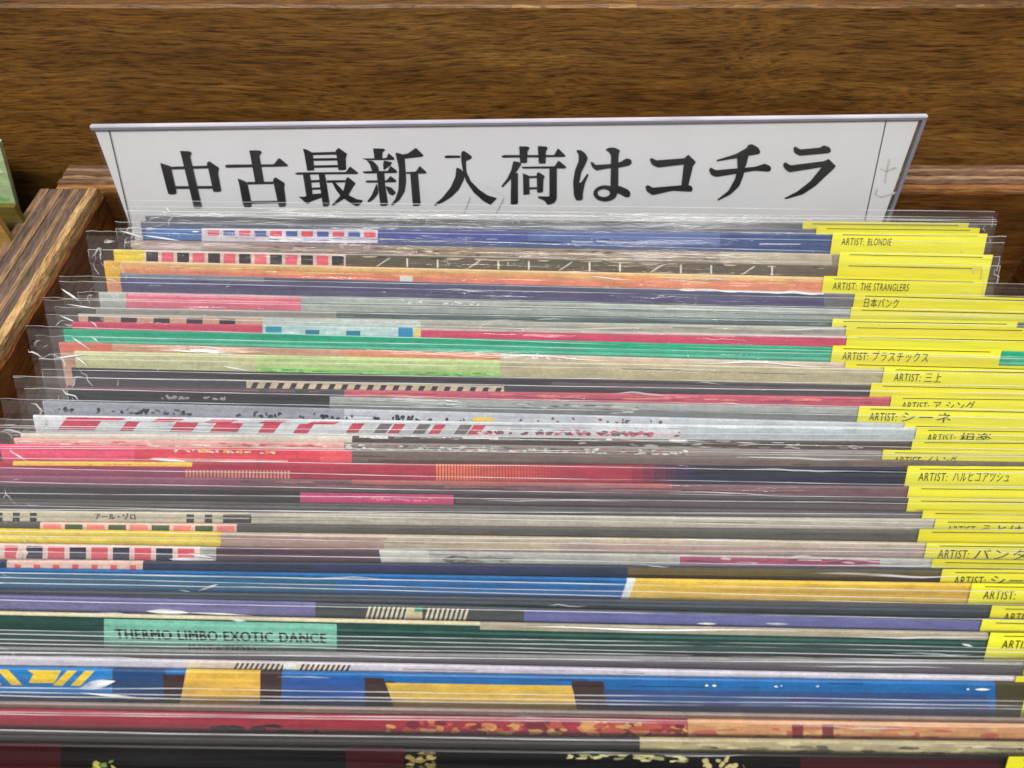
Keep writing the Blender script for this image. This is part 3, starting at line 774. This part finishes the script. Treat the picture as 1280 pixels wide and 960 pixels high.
r = mk(837, 849, (4, 100, 168), 'blue record with yellow panels, brown gaps and yellow chevrons at left', xl=-70, ov=0.0051, t=0.0011)
r.quadpx(-90, 140, 0, 30, (16, 120, 190)); r.quadpx(30, 62, 2, 19, (236, 200, 44), -8); r.quadpx(36, 68, 2, 19, (236, 200, 44), 8)
for q in range(2): r.quadpx(14 - 26 * q, 28 - 26 * q, 2, 22, (236, 200, 44), -18); r.quadpx(66 + 22 * q, 78 + 22 * q, 2, 22, (236, 200, 44), 18)
r.quadpx(140, 206, 0, 44, (30, 70, 120)); r.quadpx(204, 480, 6, 46, (64, 46, 44)); r.quadpx(224, 325, 0, 46, (226, 182, 66), 8); r.quadpx(352, 456, 4, 46, (30, 84, 160)); r.quadpx(325, 352, 0, 46, (64, 46, 44)); r.quadpx(352, 480, 0, 6, (4, 100, 168))
r.quadpx(456, 494, 10, 46, (64, 46, 44)); r.quadpx(494, 726, 12, 46, (224, 186, 66), -12); r.quadpx(722, 762, 6, 46, (64, 46, 44), -8); r.quadpx(762, 1240, 16, 46, (40, 80, 140), -8); r.quadpx(988, 1040, 22, 28, (50, 50, 130)); r.quadpx(1245, 1600, 0, 46, (70, 66, 40))
r.fold(100, 146, 18, 12, -10); r.fold(102, 200, 32, 4, 8); r.fold(880, 885, 7, 3); r.fold(889, 895, 7, 3); r.fold(966, 972, 7, 2.6); r.fold(974, 977, 6, 2); r.fold(1018, 1023, 6, 2.6); r.fold(1206, 1210, 7, 2.4); r.fold(1216, 1236, 7, 3)
r.finish(1284)
r = mk(880, 893, (150, 132, 124), 'mauve beige record in front of the blue and yellow panelled one', xl=-84, ov=0.0047)
r.quadpx(-120, 1400, 3, 6, (120, 100, 92)); r.finish(1290)
r = mk(889, 902, (150, 30, 52), 'dark red record that fades into mottled orange and tan at the right', xl=-88, ov=0.0043)
r.quadpx(-120, 1500, 2, 26, (160, 34, 56)); r.speckle(480, 860, 2, 22, 90, [(206, 130, 70), (190, 80, 60), (214, 160, 90), (120, 30, 44)], 8, 34, 4, 12, 6); r.quadpx(860, 1500, 0, 26, (206, 146, 92)); r.speckle(860, 1250, 2, 22, 40, [(190, 90, 70), (214, 170, 110), (200, 120, 80)], 10, 60, 3, 8, 4); r.quadpx(990, 1004, 4, 24, (130, 36, 44)); r.quadpx(1028, 1042, 2, 24, (130, 36, 44)); r.speckle(230, 400, 12, 24, 8, [(50, 24, 34)], 16, 40, 4, 8, 4)
r.finish(1292)
r = mk(915, 925, (46, 44, 44), 'black record with a weathered olive tan right third', xl=-96, ov=0.0047)
r.quadpx(800, 1500, 0, 24, (176, 164, 122)); r.speckle(800, 1280, 1, 16, 46, [(130, 120, 84), (206, 196, 150), (90, 84, 60)], 10, 50, 2, 6, 4); r.quadpx(-120, 800, 6, 9, (80, 78, 74)); r.finish(None)
r = mk(932, 942, (10, 8, 9), 'black frontmost record printed with yellowish flowers and dark red ends', xl=-104, ov=0.0035)
r.quadpx(-140, 75, 0, 60, (52, 4, 12)); r.quadpx(432, 505, 0, 60, (52, 6, 14)); r.quadpx(1000, 1250, 4, 60, (58, 8, 16)); r.speckle(505, 545, 2, 26, 26, [(136, 120, 66), (96, 88, 48), (160, 146, 92)], 5, 14, 3, 7, 6); r.speckle(700, 860, 0, 12, 30, [(150, 150, 100), (200, 196, 140)], 5, 20, 2, 6, 6); r.speckle(790, 850, 12, 40, 16, [(130, 104, 52)], 6, 16, 4, 8, 6); r.speckle(110, 145, 18, 40, 12, [(170, 168, 70), (104, 128, 60)], 6, 12, 4, 8, 5); r.speckle(870, 930, 0, 22, 12, [(190, 176, 120)], 4, 9, 5, 12, 5)
r.finish(1258)

# ------------------------------------------------------------------ the white sign
sign_bl = Vector((0, 0.2439, CAMZ - 0.2054)); sl = math.atan2(6.5, 41.7)
up = Vector((0, math.sin(sl), math.cos(sl)))


def sign_uv(px, py):
    n = Vector((0, -math.cos(sl), math.sin(sl)))
    d_ = ray(px, py); k = (sign_bl - EYE).dot(n) / d_.dot(n); P = EYE + d_ * k
    return P.x, (P - sign_bl).dot(up)


DROP = 0.055
sign = empty('shelf_sign', sign_bl - up * DROP, (-sl, 0, 0))
tag(sign, 'white sign card in a clear holder with bold black Japanese writing', 'sign')
tl, tr_, bl, br = sign_uv(110, 156), sign_uv(1155, 143), sign_uv(165, 285), sign_uv(1115, 272)
xL = (tl[0] + bl[0]) / 2; xR = (tr_[0] + br[0]) / 2
tiltL, tiltR = tl[1] + DROP, tr_[1] + DROP


def topz(x): return tiltL + (tiltR - tiltL) * (x - xL) / (xR - xL)


pv, pf = [], []
n = 40; px0, px1 = xL + 0.0006, xR - 0.0022
for i in range(n + 1):
    a = px0 + (px1 - px0) * i / n
    for zz in (0.004, topz(a) - 0.0022): pv.append((a, 0.00015 * math.sin(a * 30), zz))
for i in range(n): pf.append((2 * i, 2 * i + 2, 2 * i + 3, 2 * i + 1))
paper = link('paper', pv, pf, [M['paper']], sign, smooth=True)
for nm, yy in (('front_sheet', -0.0009), ('back_sheet', 0.0009)):
    mb = MB(); b0, b1 = (yy - 0.0002, yy + 0.0002)
    P = [(xL, 0), (xR, 0), (xR, topz(xR)), (xL, topz(xL))]
    lo = [(p_[0], b0, p_[1]) for p_ in P]; hi = [(p_[0], b1, p_[1]) for p_ in P]
    mb.quad(*lo); 
    link(nm, mb.v, mb.f, [M['acrylic']], sign)
mb = MB()                                     # welded rim of the holder
def strip(a, b, w):
    (xa, za), (xb, zb) = a, b; L = math.hypot(xb - xa, zb - za); nx_, nz_ = -(zb - za) / L * w, (xb - xa) / L * w
    q = [(xa, za), (xb, zb), (xb + nx_, zb + nz_), (xa + nx_, za + nz_)]
    f0 = [(u, -0.0012, z) for u, z in q]; f1 = [(u, 0.0006, z) for u, z in q]
    mb.quad(*f0); mb.quad(*f1[::-1])
    for i in range(4): mb.quad(f0[i], f1[i], f1[(i + 1) % 4], f0[(i + 1) % 4])
strip((xR, topz(xR)), (xL, topz(xL)), 0.0006)
strip((xL, topz(xL) - 0.0011), (xL, 0), -0.0005) if False else None
link('holder_rim', mb.v, mb.f, [M['holder_edge']], sign)
mb = MB(); strip((xR, 0), (xR, topz(xR) - 0.0012), 0.0013)
strip((xR - 0.0004, topz(xR) - 0.0007), (xL, topz(xL) - 0.0007), 0.0008)
M['weld'] = plain('grey_welded_seam', (124, 124, 134), 0.2, 0.1)
link('holder_seam', mb.v, mb.f, [M['weld']], sign)

G = {}
G['中'] = (195, [[(40,248),(70,258),(140,280),(150,330),(190,500),(195,535),(175,545),(118,545),(100,480)],[(135,285),(490,275),(490,300),(140,310)],[(478,255),(500,230),(595,295),(585,345),(617,515),(590,522),(540,522),(530,470),(492,300)],[(185,468),(535,465),(535,490),(190,492)],[(225,135),(320,140),(340,155),(322,185),(435,665),(415,675),(360,675),(235,160)]])
G['古'] = (195, [[(648,275),(680,265),(1110,262),(1160,200),(1245,270),(1240,283),(660,295)],[(878,130),(980,132),(1000,150),(975,180),(1020,435),(935,435),(895,210)],[(768,397),(795,402),(860,432),(868,470),(905,650),(890,668),(835,668),(820,640),(780,430)],[(860,428),(1105,425),(1105,448),(865,452)],[(1100,410),(1125,382),(1215,440),(1208,480),(1228,645),(1210,662),(1160,665),(1145,610),(1110,450)],[(880,608),(1150,605),(1150,628),(885,632)]])
G['最'] = (360, [[(140,115),(175,122),(235,155),(250,320),(182,325),(155,165)],[(230,150),(455,145),(455,172),(235,176)],[(240,206),(465,203),(465,227),(242,230)],[(245,272),(470,268),(470,292),(245,296)],[(445,140),(475,105),(560,165),(545,205),(550,315),(475,320),(460,190)],[(65,345),(100,338),(545,335),(585,280),(665,345),(655,355),(80,360)],[(140,350),(205,350),(220,420),(235,560),(175,570)],[(205,412),(310,408),(310,430),(210,435)],[(215,482),(320,478),(320,500),(220,502)],[(100,565),(150,568),(240,540),(320,535),(320,575),(220,610),(185,640)],[(290,345),(345,345),(360,410),(395,640),(370,660),(330,660),(300,450)],[(365,412),(540,410),(540,432),(370,436)],[(545,400),(565,380),(640,440),(615,475),(560,570),(490,610),(430,650),(410,645),(470,585),(520,520),(540,440)],[(415,430),(445,430),(520,510),(580,555),(650,590),(710,600),(680,640),(650,660),(600,635),(500,565),(450,500)]])
G['新'] = (360, [[(800,112),(905,115),(918,130),(890,150),(890,205),(815,208)],[(695,207),(740,207),(930,203),(945,155),(1005,205),(1000,222),(740,224)],[(740,225),(800,230),(850,280),(860,335),(795,335),(770,260)],[(905,225),(985,245),(960,280),(900,320),(895,260)],[(700,330),(760,325),(940,325),(965,275),(1030,325),(1025,345),(720,350)],[(835,345),(910,345),(915,450),(945,640),(925,655),(870,655),(850,480)],[(725,420),(755,413),(930,413),(965,370),(1020,412),(1020,432),(740,436)],[(835,440),(850,490),(850,540),(800,600),(760,620),(745,612),(790,550)],[(915,465),(975,480),(1020,530),(985,560),(950,540),(930,500)],[(1010,150),(1075,165),(1100,200),(1115,420),(1100,520),(1050,600),(985,650),(965,645),(1010,590),(1040,500),(1045,300)],[(1075,170),(1130,160),(1205,105),(1275,175),(1270,190),(1100,210)],[(1110,335),(1205,330),(1240,275),(1305,335),(1303,350),(1110,352)],[(1150,345),(1225,345),(1250,640),(1230,655),(1175,655)]])
G['入'] = (530, [[(190,190),(215,178),(345,180),(345,202),(200,205)],[(350,150),(375,132),(455,190),(440,215),(395,230),(400,330),(440,420),(520,500),(600,555),(690,580),(650,620),(625,645),(560,610),(470,530),(400,430),(370,350),(350,230)],[(305,290),(350,310),(380,345),(380,400),(330,500),(260,570),(180,620),(100,655),(95,640),(170,580),(250,480),(295,380)]])
G['荷'] = (530, [[(725,187),(750,175),(1225,175),(1260,110),(1330,178),(1330,192),(740,200)],[(895,92),(980,95),(998,110),(975,135),(970,250),(905,250)],[(1070,90),(1150,95),(1168,108),(1148,135),(1145,255),(1080,255)],[(840,232),(890,240),(920,255),(880,320),(810,410),(740,480),(725,470),(780,400),(820,320)],[(820,360),(885,340),(885,630),(865,640),(815,640)],[(915,285),(1230,280),(1265,225),(1340,285),(1335,300),(930,302)],[(930,345),(990,370),(995,545),(935,550)],[(985,372),(1065,370),(1065,390),(985,393)],[(1060,345),(1080,335),(1140,375),(1125,400),(1120,525),(1065,530)],[(990,478),(1065,476),(1065,496),(990,498)],[(1180,290),(1250,290),(1250,590),(1225,625),(1165,645),(1130,600),(1075,580),(1070,562),(1180,565)]])
ring = []
for i in range(25):
    a = 2 * math.pi * i / 24; ring.append((425 + 112 * math.cos(a), 535 + 76 * math.sin(a)))
ri = [(412 + 58 * math.cos(2 * math.pi * i / 24), 532 + 37 * math.sin(2 * math.pi * i / 24)) for i in range(25)]
G['は'] = (700, [[(150,130),(195,128),(240,160),(262,205),(240,260),(200,340),(180,440),(200,430),(255,350),(270,360),(235,440),(215,540),(215,590),(195,602),(150,602),(130,550),(122,430),(140,320),(175,230),(175,170)],[(285,240),(305,240),(335,268),(500,258),(570,240),(625,205),(665,215),(678,245),(660,270),(560,292),(450,300),(340,322),(300,285)],[(425,125),(460,105),(515,105),(565,130),(550,180),(548,470),(530,560),(480,560),(475,470),(480,180),(460,145)],[(500,465),(570,468),(640,500),(665,530),(655,570),(620,572),(560,540),(510,530)]] + [[ring[i], ring[i + 1], ri[i + 1], ri[i]] for i in range(24)])
G['コ'] = (700, [[(842,215),(860,200),(905,225),(1170,205),(1205,170),(1280,240),(1255,275),(1170,262),(920,292),(865,265)],[(1165,255),(1255,265),(1205,470),(1140,470)],[(803,470),(825,455),(870,482),(1130,460),(1230,460),(1250,490),(1240,520),(1060,510),(870,552),(815,515)]])
G['チ'] = (880, [[(115,222),(300,165),(405,105),(410,82),(450,72),(510,105),(530,145),(520,165),(430,180),(300,205),(120,235)],[(45,320),(60,290),(110,318),(480,285),(570,255),(625,280),(632,310),(615,332),(480,322),(120,380),(70,365)],[(310,190),(420,170),(400,260),(385,290),(370,370),(330,470),(250,545),(130,605),(125,592),(230,510),(290,400),(315,300)]])
G['ラ'] = (880, [[(838,115),(855,92),(905,122),(1090,105),(1125,82),(1185,105),(1195,140),(1175,158),(900,182),(850,155)],[(740,262),(765,240),(810,272),(1130,232),(1170,210),(1242,280),(1215,310),(1150,370),(1050,465),(930,545),(770,590),(750,583),(880,515),(1000,420),(1105,290),(800,338),(755,300)]])


def smooth(pg, r=7.0 / 7.53, it=2):
    """round the corners of a printed stroke a little"""
    for _ in range(it):
        out = []
        for i, p_ in enumerate(pg):
            for q_ in (pg[i - 1], pg[(i + 1) % len(pg)]):
                L = math.hypot(q_[0] - p_[0], q_[1] - p_[1]) or 1; k_ = min(0.25, r / L)
                out.append((p_[0] + (q_[0] - p_[0]) * k_, p_[1] + (q_[1] - p_[1]) * k_))
        pg = out; r *= 0.5
    return pg


def on_sign(polys, off, mat, name):
    mb = MB()
    for i, pg in enumerate(polys):
        pts = []
        for (px, py) in pg:
            u, z = sign_uv(px, py); pts.append((u, off - 0.000004 * (i % 16), z + DROP))
        mb.poly(pts)
    o = link(name, mb.v, mb.f, [mat], paper)
    return o


for ch, (ox, polys) in G.items():
    on_sign([smooth([(ox + X / 7.53, 170 + Y / 7.53) for X, Y in pg]) if len(pg) > 4 else [(ox + X / 7.53, 170 + Y / 7.53) for X, Y in pg] for pg in polys], -0.00032, M['sign_ink'], 'letter')
for a, b in (((136, 160), (165, 285)), ((1108, 148), (1081, 275))):
    on_sign([[(a[0] - .6, a[1]), (a[0] + .6, a[1]), (b[0] + .6, b[1]), (b[0] - .6, b[1])]], -0.00030, M['sign_ink'], 'crop_line')
for a, b in (((588, 246), (580, 268)), ((604, 230), (632, 246)), ((630, 247), (618, 272))):
    on_sign([[(a[0] - .5, a[1] - .4), (a[0] + .5, a[1] + .4), (b[0] + .5, b[1] + .4), (b[0] - .5, b[1] - .4)]], -0.00030, M['scratch'], 'pencil_mark')
for pts in ([(1100, 210), (1108, 214), (1112, 212), (1120, 209)], [(1112, 198), (1108, 214), (1106, 228)], [(1096, 236), (1094, 243), (1100, 246), (1112, 243), (1120, 240)]):
    for a, b in zip(pts[:-1], pts[1:]):
        on_sign([[(a[0] - 1, a[1] - 1), (a[0] + 1, a[1] + 1), (b[0] + 1, b[1] + 1), (b[0] - 1, b[1] - 1)]], -0.00030, M['smudge'], 'tape_mark')

# ------------------------------------------------------------------ the neighbouring bin at the left
def side_record(name_col, corner, zc, roll, label, prints):
    """corner: a point of the right edge, zc metres above the record's foot; the cover rolls sideways by roll"""
    foot = corner - Vector((math.cos(roll) * 0.1575 + math.sin(roll) * zc, 0, -math.sin(roll) * 0.1575 + math.cos(roll) * zc))
    root = tag(empty('vinyl_record', foot, (0, roll, 0)), label, 'record', 'records in the neighbouring bin')
    mb = MB(); c = lin(name_col); mb.box(-0.1575, 0.1575, -0.0012, 0.0012, 0, JH, c)
    jk = link('jacket', mb.v, mb.f, [M['print']], root, cols=mb.c)
    mb = MB(); rr = random.Random(3)
    for (x0_, x1_, z0_, z1_, col) in prints: mb.quad((x0_, -0.0013, z0_), (x1_, -0.0013, z0_), (x1_ + 0.002, -0.0013, z1_), (x0_, -0.0013, z1_), lin(col))
    if mb.f: link('cover_print', mb.v, mb.f, [M['print']], jk, cols=mb.c)


rr = random.Random(11)
g = []
for _ in range(90):
    xx, zz = rr.uniform(0.10, 0.153), rr.uniform(0.26, 0.312); g.append((xx, xx + rr.uniform(0.001, 0.004), zz, zz + rr.uniform(0.001, 0.004), rr.choice([(120, 190, 90), (170, 214, 130), (90, 160, 70), (200, 226, 170)])))
side_record((178, 202, 150), Vector((-0.1937, 0.25, -0.0077)), 0.285, R(15), 'light green leafy record at the far left beyond the plywood edge', g)
side_record((104, 92, 40), Vector((-0.1830, 0.235, 0.0043)), JH, 0, 'dull olive record at the far left in front of the light green one', [])
side_record((168, 134, 62), Vector((-0.1835, 0.2245, 0.0085)), JH, 0, 'ochre record at the far left in front of the dull olive one', [])
